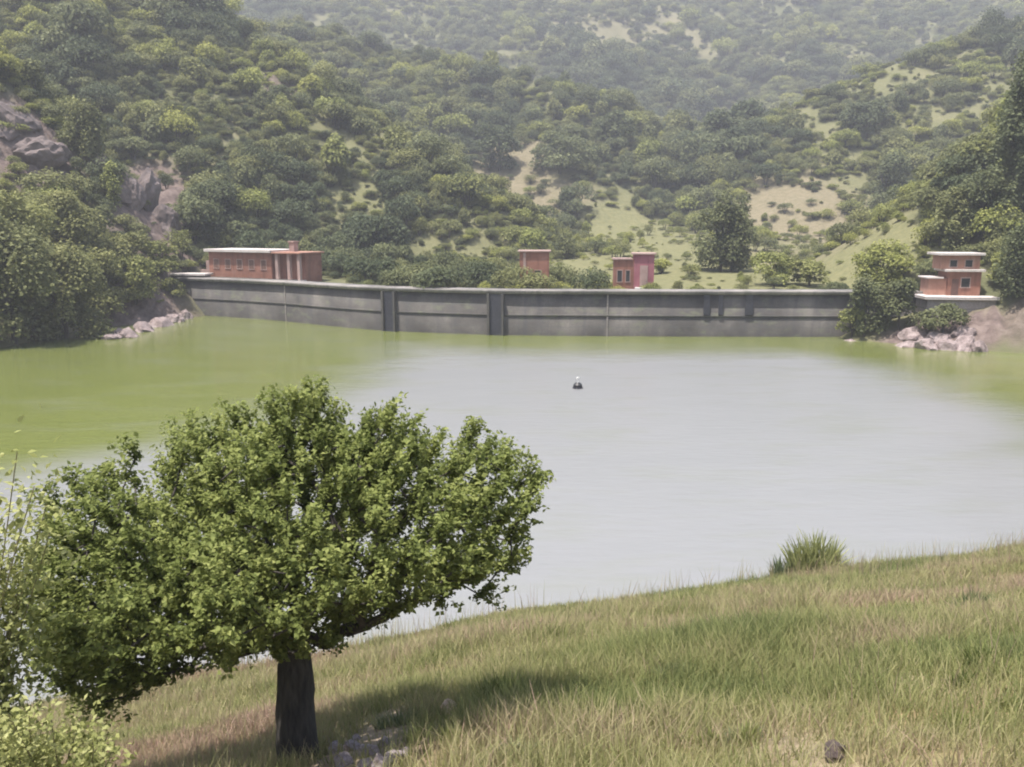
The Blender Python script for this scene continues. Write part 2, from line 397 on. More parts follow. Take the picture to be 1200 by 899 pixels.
sb = shore_s(xf, yf); zf = Z.ravel()
attrs = {k: ('POINT', zmask(k, xf, yf)) for k in ZONES if k != 'shaded_wood'}
attrs['bank'] = ('POINT', np.clip((sb + 4) / 3, 0, 1))
attrs['mud'] = ('POINT', np.clip(1 - np.abs(zf) / 0.35, 0, 1) * np.clip((sb + 6) / 3, 0, 1))
tag(link('terrain', mesh_np('terrain', np.stack([xf, yf, zf], 1), F, M['ground'], attrs, True)), kind='structure')

# ------------------------------------------------------------------ water
m, t, p, out = M_new('reservoir_water')
gx = np.linspace(-130, 130, 131); gy = np.linspace(-60, 146, 104)
WX, WY = np.meshgrid(gx, gy); wi = np.arange(WX.size).reshape(WX.shape)
WF = np.stack([wi[:-1, :-1], wi[:-1, 1:], wi[1:, 1:], wi[1:, :-1]], -1).reshape(-1, 4)
wx, wy = WX.ravel(), WY.ravel()
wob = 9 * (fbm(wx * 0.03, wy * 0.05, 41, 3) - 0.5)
dl = wx - np.interp(wy, [20, 44, 58, 80, 95, 105, 112], [-60, -42, -24, -22, -19, -20, 30]) + wob     # green hill reflection painted along the left arm
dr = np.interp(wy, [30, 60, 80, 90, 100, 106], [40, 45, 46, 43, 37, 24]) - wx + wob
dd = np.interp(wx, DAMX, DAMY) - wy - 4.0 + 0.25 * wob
refl = np.clip(1 - np.minimum(np.minimum(dl / 14, dr / 15), dd / 19), 0, 1)  # green water plus reflected banks and dam, painted into the colour
refl = refl * refl * (3 - 2 * refl)
fa = nd(t, "ShaderNodeAttribute", attribute_name='bank_reflection').outputs['Fac']
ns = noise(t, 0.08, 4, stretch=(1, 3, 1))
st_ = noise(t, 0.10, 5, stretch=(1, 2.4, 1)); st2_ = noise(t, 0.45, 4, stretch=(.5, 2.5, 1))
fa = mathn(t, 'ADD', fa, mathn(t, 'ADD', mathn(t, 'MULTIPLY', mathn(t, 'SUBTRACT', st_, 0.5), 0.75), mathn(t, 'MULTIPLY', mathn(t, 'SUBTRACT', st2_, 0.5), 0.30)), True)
glare_body = mix(t, ns, (0.184, 0.190, 0.190), (0.218, 0.222, 0.228))  # pale middle: sky glare painted into the base colour
green = mix(t, ns, (0.106, 0.126, 0.032), (0.140, 0.160, 0.050))  # margins: water's own green with the reflections painted in
t.links.new(mix(t, fa, glare_body, green), p.inputs['Base Color'])
p.inputs['IOR'].default_value = 1.33
t.links.new(mathn(t, 'ADD', 0.09, mathn(t, 'MULTIPLY', mathn(t, 'SUBTRACT', 1.0, fa), 0.17)), p.inputs['Roughness'])
wv = noise(t, 1.1, 4, stretch=(0.6, 1.6, 1))
bump(t, p, wv, 0.32, 0.12)
M['water'] = m
tag(link('water', mesh_np('water', np.stack([wx, wy, 0 * wx], 1), WF, m, {'bank_reflection': ('POINT', refl)}, True)), kind='structure')

# ------------------------------------------------------------------ the dam
def dam_curve(n=120, x0=-54.5, x1=53):
    # smooth the surveyed points
    k = np.linspace(x0, x1, 400); yv = np.interp(k, DAMX, DAMY)
    for _ in range(60): yv[1:-1] = (yv[:-2] + yv[1:-1] * 2 + yv[2:]) / 4
    x = np.linspace(x0, x1, n); return np.stack([x, np.interp(x, k, yv)], 1)
DC = dam_curve()
tan_ = np.gradient(DC, axis=0); tan_ /= np.linalg.norm(tan_, axis=1)[:, None]
nor = np.stack([-tan_[:, 1], tan_[:, 0]], 1)        # points downstream (+y)
def sweep(profile, closed=True, sl=slice(None)):
    P = DC[sl]; Nn = nor[sl]; prof = np.array(profile); k = len(prof); V = []
    for p_, n_ in zip(P, Nn):
        for (o, z) in prof: V.append([p_[0] + n_[0] * o, p_[1] + n_[1] * o, z])
    F = [[i * k + j, i * k + (j + 1) % k, (i + 1) * k + (j + 1) % k, (i + 1) * k + j] for i in range(len(P) - 1) for j in range(k)]
    return np.array(V), np.array(F)
dam = empty('dam', (0, 111, 0), 0, "long low curved grey concrete dam closing the far end of the reservoir", 'dam')
def dam_part(name, V, F, mat):
    V = V - np.array([0, 111, 0]); me = mesh_np(name, V, F, mat)
    bm = bmesh.new(); bm.from_mesh(me)
    bmesh.ops.holes_fill(bm, edges=[e for e in bm.edges if e.is_boundary], sides=12)
    bmesh.ops.recalc_face_normals(bm, faces=bm.faces); bm.to_mesh(me); bm.free()
    return link(name, me, dam)
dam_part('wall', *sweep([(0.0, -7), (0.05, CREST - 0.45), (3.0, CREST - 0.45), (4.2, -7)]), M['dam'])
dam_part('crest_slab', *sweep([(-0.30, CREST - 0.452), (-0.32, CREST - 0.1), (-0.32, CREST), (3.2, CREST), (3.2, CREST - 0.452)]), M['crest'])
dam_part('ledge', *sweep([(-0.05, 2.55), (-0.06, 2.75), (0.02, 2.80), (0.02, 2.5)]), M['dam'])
def dam_at(px):
    # point of the upstream face that lies under this picture column
    X_, Y_, _ = proj(DC[:, 0], DC[:, 1], np.zeros(len(DC)))
    i = int(np.argmin(np.abs(X_ - px))); return DC[i], math.atan2(tan_[i, 1], tan_[i, 0])
def on_dam(name, px, boxes, mat, bev=0.0):
    (x, y), a = dam_at(px); mb = MB()
    for b in boxes: mb.box(*b, bev)
    o = mb.build(name, mat, dam); o.location = (x, y - 111, 0); o.rotation_euler = (0, 0, a); return o
for px, wd in ((455, 1.5), (585, 1.6)):
    g = on_dam('gate_guide', px, [(-wd / 2 - 0.3, -wd / 2, -0.55, 0.0, -3, CREST - 0.46), (wd / 2, wd / 2 + 0.3, -0.55, 0.0, -3, CREST - 0.46)], M['dam'])
    on_dam('gate_plate', px, [(-wd / 2 + 0.002, wd / 2 - 0.002, -0.2, 0.03, -3, CREST - 0.5)], M['steel'])
for px, wd in ((827, 0.75), (842.5, 0.55), (872, 1.0)):
    on_dam('overflow_shaft', px, [(-wd / 2, wd / 2, -0.16, 0.02, 2.85, CREST - 0.47)], M['steel'])
for px in (335, 712):
    on_dam('joint_strip', px, [(-0.09, 0.09, -0.05, 0.03, -3, CREST - 0.47)], M['wall'])
# pale access slab on the left abutment
c = at(222, 320, 139)
ls = empty('access_slab', (c[0], c[1], 5.9), R(-8), "pale thin concrete landing at the left end of the dam", 'landing')
MB().box(-3.4, 3.4, -1.4, 1.4, 0.30, 0.62, 0.03).build('slab', M['slab'], ls)
MB().box(-0.6, 3.0, -0.8, 1.2, -5.5, 0.298).build('abutment_wall', M['wall'], ls)

# ------------------------------------------------------------------ buildings
def part(name, root, mat, boxes, bev=0.0):
    mb = MB()
    for b in boxes: mb.box(*b, bev)
    return mb.build(name, mat, root)
def window(root, x, y, z, w_, h_, name='window', shut=False):
    f = part(name, root, M['pink_plaster'], [(x - w_ / 2 - .1, x + w_ / 2 + .1, y - .06, y + .02, z + h_, z + h_ + .12), (x - w_ / 2 - .12, x + w_ / 2 + .12, y - .09, y + .02, z - .1, z),
              (x - w_ / 2 - .1, x - w_ / 2, y - .05, y + .02, z, z + h_), (x + w_ / 2, x + w_ / 2 + .1, y - .05, y + .02, z, z + h_)])
    part('shutter' if shut else 'pane', f, M['shutter'] if shut else M['glass'], [(x - w_ / 2 + .002, x + w_ / 2 - .002, y - .02, y + .01, z + .002, z + h_ - .002)])
    return f
# long red keeper's house on the left end
a = at(246, 322, 140.5); b = at(352, 325, 132.0)
rz = math.atan2(b[1] - a[1], b[0] - a[0]); LN = math.hypot(b[0] - a[0], b[1] - a[1])
h1 = empty('keeper_house', (a[0], a[1], CREST - 0.1), rz, "long low brick-red house with a flat pale roof on the left end of the dam", 'house')
sp = LN * 0.70
part('wall', h1, M['red_plaster'], [(0, sp, 0, 5.5, -3, 4.1)])
rf = part('roof', h1, M['slab'], [(-0.5, sp + 0.3, -0.6, 6.0, 4.102, 4.55)], 0.04)
part('porch_wall', h1, M['red_plaster'], [(sp + .003, LN, 1.3, 5.2, -3, 4.0)])
part('porch_roof', h1, M['orange_plaster'], [(sp + .31, LN + 0.3, -0.3, 5.6, 4.0, 4.25)], 0.03)
part('chimney', rf, M['pink_plaster'], [(LN - 3.9, LN - 2.9, 2.2, 3.2, 4.252, 5.7), (LN - 4.05, LN - 2.75, 2.05, 3.35, 5.702, 5.9)])
for x in (sp + 1.0, sp + 3.4, LN - 0.3): part('porch_column', h1, M['pink_plaster'], [(x - .25, x + .25, 0.0, .5, 0.0, 3.998)])
part('porch_step', h1, M['slab'], [(sp + 0.6, LN + 0.1, -0.9, 1.29, -0.6, -0.02)])
part('side_ramp', h1, M['pink_plaster'], [(-3.0, -0.05, 0.8, 1.4, -2, 1.1), (-1.6, -0.05, 0.85, 1.35, 1.1, 2.6)])
for k in range(5): window(h1, shut=True, x=1.6 + k * (sp - 3.2) / 4, y=-0.001, z=1.5, w_=1.0, h_=1.4)
dr = part('door', h1, M['door'], [(sp + 1.8, sp + 2.8, 1.24, 1.31, 0, 2.2)])
part('handle', dr, M['steel'], [(sp + 2.6, sp + 2.68, 1.18, 1.242, 1.0, 1.12)])
part('parapet', h1, M['dam'], [(-0.2, LN + 0.4, -1.3, -1.0, -1.6, 0.15)])

def crest_hut(px, base_y, w_px, h_px, d, mat, label, win):
    c = at(px, base_y, d); s = d / FPX; W_ = w_px * s; H_ = h_px * s
    (x, y), an = dam_at(px)
    g = empty('valve_house', (c[0], c[1], c[2]), an, label, 'valve house', 'valve houses on the dam crest')
    part('wall', g, mat, [(-W_ / 2, W_ / 2, -0.2, 2.6, -2.4, H_)])
    part('roof', g, M['pink_plaster'], [(-W_ / 2 - .25, W_ / 2 + .25, -.45, 2.85, H_ + .002, H_ + .22)], 0.03)
    return g, W_, H_
g, W_, H_ = crest_hut(626, 340, 34, 44, 118.5, M['red_plaster'], "smaller red valve house half hidden by shrubs near the middle of the dam", 0)
part('pilaster', g, M['pink_plaster'], [(-W_ / 2 + .5, -W_ / 2 + .85, -.28, -.198, 0, H_ - .1)])
window(g, 0.5, -.201, 1.6, .8, 1.1)
dr = part('door', g, M['door'], [(-.6, .2, -.26, -.199, 0, 2.1)]); part('handle', dr, M['steel'], [(.02, .08, -.3, -.262, 1, 1.1)])
g, W_, H_ = crest_hut(754, 339, 23, 40, 116.5, M['magenta_plaster'], "crimson valve house with a pale door and a lower annex right of the dam's middle", 1)
dr = part('door', g, M['pink_plaster'], [(-.55, .5, -.27, -.199, .1, 3.2)]); part('handle', dr, M['steel'], [(.3, .37, -.31, -.272, 1, 1.1)])
part('annex', g, M['red_plaster'], [(-W_ / 2 - 2.7, -W_ / 2 - .003, 0.2, 2.5, -.4, H_ - .7)])
part('annex_roof', g, M['pink_plaster'], [(-W_ / 2 - 2.9, -W_ / 2 - .27, 0.0, 2.7, H_ - .698, H_ - .5)])
window(g, -W_ / 2 - 1.9, .199, 1.0, .6, 1.5); window(g, -W_ / 2 - .8, .199, 1.0, .5, 1.5)
part('doorstep', g, M['white'], [(-1.2, 1.2, -1.0, -.201, -.1, .28)])
# tower house on the right abutment
c = at(1121, 346, 106.5); zb = c[2]
g = empty('gatekeeper_tower', (c[0], c[1], zb), R(-7), "two-tier orange-red tower house with pale roof slabs on the right bank platform", 'house')
sM = 106.5 / FPX
part('lower_wall', g, M['red_plaster'], [(-1.15, 2.7, 0, 3.6, -.4, 2.9)])
part('middle_slab', g, M['slab'], [(-1.6, 3.0, -.4, 3.9, 2.902, 3.2)], .03)
part('upper_wall', g, M['orange_plaster'], [(-2.0, 2.5, .3, 3.5, 3.202, 4.9)])
part('roof', g, M['slab'], [(-2.6, 2.9, -.2, 4.0, 4.902, 5.2)], .03)
part('wing_wall', g, M['orange_plaster'], [(-3.3, -1.153, .5, 3.3, -.4, 2.0)])
part('wing_roof', g, M['slab'], [(-3.6, -1.61, .2, 3.6, 2.002, 2.2)], .03)
window(g, .9, -.001, 1.0, 1.0, 1.1); window(g, -.6, .299, 3.5, .8, .8); window(g, 1.2, .299, 3.5, .8, .8)
dr = part('door', g, M['door'], [(-.7, .1, -.07, .001, 0, 2.0)]); part('handle', dr, M['steel'], [(-.08, -.02, -.12, -.072, .95, 1.05)])
g = empty('platform', (c[0], c[1], zb), R(-7), "pale concrete platform with a stone retaining wall under the orange tower house", 'platform')
part('deck', g, M['slab'], [(-4.4, 4.2, -2.2, 5.5, -.42, -.05)], .03)
part('retaining_wall', g, M['wall'], [(-4.0, 4.0, -1.8, 5.0, -5.5, -.422)])

# ------------------------------------------------------------------ rocks
def rock_mesh(seed, mat, sub=3, rough=0.35):
    bm = bmesh.new(); bmesh.ops.create_icosphere(bm, subdivisions=sub, radius=1.0)
    r = np.random.default_rng(seed)
    planes = r.normal(size=(9, 3)); planes /= np.linalg.norm(planes, axis=1)[:, None]; dcut = r.uniform(0.55, 0.9, 9)
    for v in bm.verts:
        p_ = np.array(v.co)
        for n_, d_ in zip(planes, dcut):
            e = p_ @ n_ - d_
            if e > 0: p_ = p_ - n_ * e * 0.92
        q = 1 + rough * (float(fbm(p_[0] * 2.2 + p_[2] * 1.4 + seed, p_[1] * 2.2 - p_[2] * 1.9, seed, 4)) - 0.5) * 2.0
        v.co = Vector(p_ * q)
    me = bpy.data.meshes.new('rock'); bm.to_mesh(me); bm.free(); me.materials.append(mat); return me
def rock(name, loc, size, seed, mat, label, group=None, cat='rock', sub=3):
    o = link(name, rock_mesh(seed, mat, sub)); o.location = loc; o.scale = size
    o.rotation_euler = (random.uniform(-.2, .2), random.uniform(-.2, .2), random.uniform(0, 6)); return tag(o, label, cat, group)

# ------------------------------------------------------------------ shrubs and trees of the hills
def clump(seed, lobes, nleaf, leaf, flat=0.75, spread=0.62, lift=0.55):
    r = np.random.default_rng(seed)
    cs = []
    for i in range(lobes):
        a = r.uniform(0, 6.28); q = spread * math.sqrt(r.uniform(0, 1)) if i else 0
        cs.append((q * math.cos(a), q * math.sin(a), lift + r.uniform(-.12, .3) * (1 - q), r.uniform(.30, .52) * (1.15 if i == 0 else 1)))
    cs = np.array(cs); wgt = cs[:, 3] ** 2; wgt /= wgt.sum()
    k = r.choice(lobes, nleaf, p=wgt)
    dv = r.normal(size=(nleaf, 3)); dv /= np.linalg.norm(dv, axis=1)[:, None]
    dv[:, 2] = np.where(dv[:, 2] < -0.35, -dv[:, 2], dv[:, 2])
    rad = cs[k, 3] * np.clip(r.normal(0.95, 0.13, nleaf), 0.45, 1.25)
    P = cs[k, :3] + dv * rad[:, None] * np.array([1, 1, flat])
    P[:, 2] = np.maximum(P[:, 2], 0.02)
    N = dv * 0.7 + r.normal(size=(nleaf, 3)) * 0.42 + np.array([0, 0, 0.55]); N /= np.linalg.norm(N, axis=1)[:, None]
    U = r.normal(size=(nleaf, 3))
    L = leaf * r.uniform(0.6, 1.3, nleaf)
    V, F = leaves(P, N, U, L, L * r.uniform(0.55, 0.9, nleaf), 0.1)
    lt = r.uniform(0, 1, lobes)[k] * 0.45 + r.uniform(0, 0.55, nleaf)
    return V, F, lt
VARI = []
for i in range(9):
    V, F, lt = clump(100 + i, (5, 8, 11, 4, 7, 14, 6, 9, 3)[i], 1250, (0.125, .11, .105, .13, .10, .11, .14, .095, .125)[i], (0.8, .7, .9, 1.1, .75, .8, .6, 1.0, 1.2)[i], (0.6, .7, .6, .4, .65, .75, .6, .55, .35)[i])
    sticks = [tube([(0, 0, -.25), (dx * .5, dy * .5, .22), (dx, dy, .5)], [.05, .04, .02], 4) for dx, dy in ((.2, .1), (-.22, .12), (.02, -.25))]
    sV, sF = merge(sticks)
    VV = np.concatenate([V, sV]); FF = np.concatenate([F, sF + len(V)])
    me = mesh_np('shrub', VV, FF, M['maquis'], {'tint': ('FACE', np.concatenate([lt, np.zeros(len(sF))]))})
    me.materials.append(M['bark']); mi = np.zeros(len(FF), np.int32); mi[len(F):] = 1; me.polygons.foreach_set('material_index', mi)
    VARI.append(me)
def crown_mesh(seed, W2, H, n, leaf):
    r_ = np.random.default_rng(seed)
    nlob = int(np.clip(9 + n / 220, 10, 34)); cs = []
    for q in range(nlob):
        a = r_.uniform(0, 6.28); u = math.sqrt(r_.uniform(0, 1)); f = r_.uniform(0.08, 0.82)
        wid = math.sin(math.pi * min(1, 0.22 + 0.72 * f)) * 0.72
        cs.append((u * wid * math.cos(a), u * wid * math.sin(a), f, r_.uniform(.16, .34)))
    cs = np.array(cs); k = r_.choice(nlob, n, p=cs[:, 3] ** 1.7 / (cs[:, 3] ** 1.7).sum())
    dv = r_.normal(size=(n, 3)); dv /= np.linalg.norm(dv, axis=1)[:, None]; dv[:, 2] = np.where(dv[:, 2] < -.4, -dv[:, 2], dv[:, 2])
    rr = cs[k, 3] * np.clip(r_.normal(.92, .2, n), .2, 1.35)
    P = (cs[k, :3] + dv * rr[:, None] * np.array([1, 1, .62])) * np.array([W2, W2, H]); P[:, 2] = np.maximum(P[:, 2], .03 * H)
    N = dv * .65 + r_.normal(size=(n, 3)) * .45 + np.array([0, 0, .55]); N /= np.linalg.norm(N, axis=1)[:, None]
    L = leaf * r_.uniform(.6, 1.3, n); V, F = leaves(P, N, r_.normal(size=(n, 3)), L, L * r_.uniform(.6, .95, n), .1)
    return mesh_np('crown', V, F, M['maquis'], {'tint': ('FACE', r_.uniform(0, 1, nlob)[k] * .45 + r_.uniform(0, .55, n))})
TRUNKV, TRUNKF = merge([tube([(0, 0, -.5), (.02, .01, .2), (.0, .03, .55)], [.07, .055, .03], 7)] + [tube([(.0, .02, .25), (a * .5, b * .5, .42), (a, b, .62)], [.035, .026, .012], 5) for a, b in ((.3, .1), (-.28, .15), (.05, -.3), (-.1, .3))])
TRUNK = mesh_np('trunk', TRUNKV, TRUNKF, M['bark'], None, True)
NTREE = [0]
def tree(px, by, wpx, hpx, tone, label, name='tree', cat='tree', group=None, d=None, var=None, **k):
    p_ = hit(px, by, **k) if d is None else at(px, by, d)
    if p_ is None: return None
    if d is not None: p_[2] = max(gz(p_[0], p_[1]), -.1)
    s = (p_[1] * CP) / FPX
    NTREE[0] += 1; i = NTREE[0] if var is None else var
    e = empty(name, p_, random.uniform(0, 6.28), label, cat, group)
    W2 = wpx * s / 2; H = hpx * s
    nl_ = int(np.clip(wpx * hpx * 0.95, 2200, 13000)); lf = s * math.sqrt(wpx * hpx / nl_) * 3.3
    c_ = link('crown', crown_mesh(300 + i, W2, H, nl_, lf), e); c_['tone'] = tone
    t_ = link('trunk', TRUNK, e); t_.scale = (min(W2, H) * .8,) * 2 + (H,)
    PLACED.append((p_[0], p_[1], W2)); return e
PLACED = []
LB = dict(d0=85)
tree(18, 402, 150, 165, .42, "dense dark-based tree on the left bank at the water's edge, against the frame", **LB)
tree(78, 396, 115, 135, .50, "broad olive-green tree on the left bank, second from the frame edge", **LB)
tree(20, 345, 140, 130, .66, "sunlit yellow-olive tree crowning the left bank below the rocks", **LB)
tree(118, 375, 95, 85, .62, "rounded bright olive tree on the left bank nearest the pink shore rocks", **LB)
tree(160, 352, 75, 55, .72, "low pale-green bush above the pink shore rocks at the dam's left end", 'bush', 'bush', **LB)
tree(186, 322, 62, 40, .70, "low olive bush on the rocky slope left of the pale landing slab", 'bush', 'bush', **LB)
tree(152, 322, 60, 52, .58, "mid-green bush below the rock face, left of the landing bush", 'bush', 'bush', **LB)
tree(203, 350, 36, 26, .66, "small bush low on the rock beside the dam's left end", 'bush', 'bush', **LB)
tree(75, 318, 110, 95, .60, "mid olive tree on the left bank slope behind the shoreline trees", **LB)
tree(100, 205, 62, 80, .45, "round dark-green tree standing before the mauve rock face on the left", d=145)
tree(134, 245, 30, 55, .80, "small bright-green tree at the foot of the mauve rock face", d=140)
tree(245, 285, 85, 60, .10, "dark blue-green tree behind the long red house", d=160)
tree(845, 318, 84, 95, .28, "large rounded grey-green tree in the valley behind the right half of the dam", **BD)
tree(856, 318, 60, 58, .05, "darker green tree in front of the rounded grey-green valley tree", **BD)
tree(1037, 240, 66, 58, .12, "dark dome-shaped bush on the right hillside", **BD)
tree(1016, 162, 62, 42, .06, "bluish dark bush high on the right hillside", **BD)
tree(656, 203, 86, 46, .20, "round blue-green tree in the gully above the tan clearing", **BD)
tree(585, 200, 60, 55, .03, "very dark tree in the shaded gully left of the tan clearing", **BD)
tree(845, 178, 66, 46, .05, "dark blue tree in the far gully above the rounded valley tree", **BD)
tree(720, 172, 60, 40, .10, "dark tree on the middle spur above the meadow", **BD)
tree(905, 335, 70, 42, .78, "light-green bush behind the dam crest, left of the yellow-green one", 'bush', 'bush', **BD)
tree(948, 335, 60, 34, .68, "flat-topped mid-green bush just behind the dam crest", 'bush', 'bush', **BD)
tree(1032, 340, 80, 60, .92, "yellow-green bush behind the right end of the dam", 'bush', 'bush', **BD)
tree(1190, 345, 110, 190, .10, "tall dark tree at the right frame edge behind the tower house", d=118)
tree(1150, 300, 85, 85, .16, "dark tree immediately behind the orange tower house", d=118)
tree(1112, 300, 60, 75, .45, "olive tree left of and behind the orange tower house", d=119)
tree(1185, 250, 70, 100, .80, "sunlit yellow-green tree high at the right frame edge", d=128)
tree(1192, 428, 75, 115, .12, "dark overhanging tree at the right shore beside the platform", d=102.5)
tree(1178, 345, 60, 40, .74, "light olive bush beside the right end of the platform", 'bush', 'bush', d=107)
tree(1012, 402, 56, 72, .22, "dark shrub at the waterline hiding the dam's right end", 'bush', 'bush', d=106.5)
tree(1052, 392, 60, 62, .25, "grey-green shrub under the platform left of the wall", 'bush', 'bush', d=106)
tree(1000, 372, 44, 36, .75, "bright green spray of leaves growing over the dam's right end", 'bush', 'bush', d=107.5)
tree(1105, 385, 70, 36, .30, "low grey-green scrub along the foot of the platform wall", 'bush', 'bush', d=102)
# carpet of maquis : individual bushes close by, the far mass as one
def visible(x, y, z):
    ok = np.ones(len(x), bool)
    for f in np.linspace(0.35, 0.985, 70):
        g = ground(x * f, y * f); ok &= (g <= CAM_Z + (z - CAM_Z) * f + 0.3)
    return ok
cand = []
def scatter(n, d0, d1, s0, s1):
    y = np.sqrt(rng.uniform(d0 ** 2, d1 ** 2, n)); x = rng.uniform(-0.80, 0.80, n) * y
    s = rng.uniform(0, 1, n) ** 1.6 * (s1 - s0) + s0
    return x, y, s
for args in ((30000, 100, 230, 0.6, 2.5), (35000, 230, 430, 1.0, 3.3), (30000, 430, 830, 1.8, 5.0)): cand.append(scatter(*args))
cand.append((np.concatenate([rng.uniform(-135, -50, 5000), rng.uniform(50, 150, 5000)]), rng.uniform(20, 150, 10000), rng.uniform(0, 1, 10000) ** 1.6 * 1.9 + .6))
x, y, s = (np.concatenate([c_[i] for c_ in cand]) for i in range(3))
z = ground(x, y); yd = np.interp(x, DAMX, DAMY)
mdw = zmask('meadow', x, y); dens = 1 - 0.95 * mdw; s = s * (1 - .35 * mdw); dens = np.minimum(dens, 1 - 0.84 * zmask('tan', x, y)); dens = np.minimum(dens, 1 - 0.92 * zmask('rock', x, y))
dens = dens * np.clip(0.08 + 1.7 * fbm(x * 0.03, y * 0.03, 55, 3), 0, 1)
keep = (rng.uniform(0, 1, len(x)) < dens) & (z > 0.8)
on_water_side = (y < yd + 4.2) & (x > -53) & (x < 46)
keep &= ~on_water_side
for (cx, cy, r_) in PLACED: keep &= ((x - cx) ** 2 + (y - cy) ** 2) > (0.6 * r_) ** 2
for (cx, cy, r_) in ((h1.location.x + 4, h1.location.y, 8), (h1.location.x + 12, h1.location.y - 4, 9), (h1.location.x + 18, h1.location.y - 9, 8), (c[0] + .5, c[1] + 1, 7), (c[0] - 3, c[1] - 3, 5), (c[0] + 3, c[1] - 4, 5)): keep &= ((x - cx) ** 2 + (y - cy) ** 2) > r_ ** 2
keep &= z > 0.8
x, y, s, z = x[keep], y[keep], s[keep], z[keep]
vis = visible(x, y, z + s * 1.1); x, y, s, z = x[vis], y[vis], s[vis], z[vis]
low = (y < 175) & (z < 9) & (x > -30)
s = np.where(low, s * 0.8, s)
tone = np.clip(0.40 + 0.55 * (fbm(x * 0.045, y * 0.045, 91, 3) - 0.5) * 2 + rng.normal(0, 0.28, len(x)), 0, 1)
wd_ = zmask('shaded_wood', x, y); tone = np.clip(tone + 0.35 * zmask('meadow', x, y) - 0.45 * wd_, 0, 1); s = s * (1 + .55 * wd_)  # tone drop paints the shade of the gullies
big = rng.uniform(0, 1, len(x)) > .84; s = np.where(big, s * rng.uniform(1.3, 2.1, len(x)), s)
hgt = np.where(big, rng.uniform(1.0, 1.5, len(x)), rng.uniform(.65, 1.25, len(x)))
pxx, pyy, _ = proj(x, y, z); app = s / y * ((pxx > 5) & (pxx < 1195) & (pyy > 5) & (pyy < 430))
order = np.argsort(-app)
near_i = order[:270]; far_i = order[270:]
def zone_label(xx, yy, tn):
    t_ = "dark" if tn < .3 else ("grey-green" if tn < .55 else "light olive")
    if xx < -45 and yy < 150: return f"{t_} shrub on the rocky left bank slope above the reservoir", "shrubs on the left bank"
    if xx > 45 and yy < 160: return f"{t_} shrub on the right bank slope around the tower house", "shrubs on the right bank"
    if xx < 0: return f"{t_} shrub in the thicket on the hillside above the long red house", "shrubs on the left hillside"
    return f"{t_} shrub on the valley slope behind the right half of the dam", "shrubs in the valley behind the dam"
for i in near_i:
    o = link('shrub', VARI[int(rng.integers(9))])
    o.location = (x[i], y[i], z[i] - 0.1); o.rotation_euler = (0, 0, rng.uniform(0, 6.28)); k = s[i]
    o.scale = (k * rng.uniform(.9, 1.2), k * rng.uniform(.9, 1.2), k * hgt[i]); o['tone'] = float(tone[i])
    lb, gr = zone_label(x[i], y[i], tone[i]); tag(o, lb, 'shrub', gr)
SRC = []
seen = set()
for o in C.objects:
    if o.name.split('.')[0] == 'shrub' and o.data.name not in seen: seen.add(o.data.name); SRC.append(o)
pm = bpy.data.meshes.new('scrub'); n = len(far_i)
pm.vertices.add(n); pm.vertices.foreach_set('co', np.stack([x[far_i], y[far_i], z[far_i] - 0.15], 1).astype(np.float32).ravel())
for nm, val in (('tone', tone[far_i]), ('size', s[far_i]), ('turn', rng.uniform(0, 6.28, n)), ('tall', hgt[far_i])):
    a_ = pm.attributes.new(nm, 'FLOAT', 'POINT'); a_.data.foreach_set('value', val.astype(np.float32))
a_ = pm.attributes.new('pick', 'INT', 'POINT'); a_.data.foreach_set('value', rng.integers(0, len(SRC), n).astype(np.int32))
scrub = tag(link('hillside_scrub', pm), "dense grey-green maquis scrub covering the far hillsides", 'scrub', kind='stuff')
ng = bpy.data.node_groups.new('scatter_scrub', 'GeometryNodeTree')
ng.interface.new_socket('Geometry', in_out='INPUT', socket_type='NodeSocketGeometry'); ng.interface.new_socket('Geometry', in_out='OUTPUT', socket_type='NodeSocketGeometry')
gi = ng.nodes.new('NodeGroupInput'); go = ng.nodes.new('NodeGroupOutput')
iop = ng.nodes.new('GeometryNodeInstanceOnPoints'); mtp = ng.nodes.new('GeometryNodeMeshToPoints')
jn = ng.nodes.new('GeometryNodeJoinGeometry'); L_ = ng.links.new
for o in SRC:
    oi = ng.nodes.new('GeometryNodeObjectInfo'); oi.transform_space = 'ORIGINAL'; oi.inputs['Object'].default_value = o; oi.inputs['As Instance'].default_value = False
    g2 = ng.nodes.new('GeometryNodeGeometryToInstance'); L_(oi.outputs['Geometry'], g2.inputs[0]); L_(g2.outputs[0], jn.inputs[0])
def named(nm, ty):
    q = ng.nodes.new('GeometryNodeInputNamedAttribute'); q.data_type = ty; q.inputs[0].default_value = nm; return q.outputs[0]
L_(gi.outputs[0], mtp.inputs[0]); L_(mtp.outputs[0], iop.inputs['Points']); L_(jn.outputs[0], iop.inputs['Instance'])
iop.inputs['Pick Instance'].default_value = True; L_(named('pick', 'INT'), iop.inputs['Instance Index'])
cx_ = ng.nodes.new('ShaderNodeCombineXYZ'); L_(named('turn', 'FLOAT'), cx_.inputs[2]); e2r = ng.nodes.new('FunctionNodeEulerToRotation'); L_(cx_.outputs[0], e2r.inputs[0]); L_(e2r.outputs[0], iop.inputs['Rotation'])
cs_ = ng.nodes.new('ShaderNodeCombineXYZ'); sz = named('size', 'FLOAT')
for k in range(2): L_(sz, cs_.inputs[k])
mm_ = ng.nodes.new('ShaderNodeMath'); mm_.operation = 'MULTIPLY'; L_(sz, mm_.inputs[0]); L_(named('tall', 'FLOAT'), mm_.inputs[1]); L_(mm_.outputs[0], cs_.inputs[2])
L_(cs_.outputs[0], iop.inputs['Scale']); L_(iop.outputs[0], go.inputs[0])
md = scrub.modifiers.new('scatter', 'NODES'); md.node_group = ng
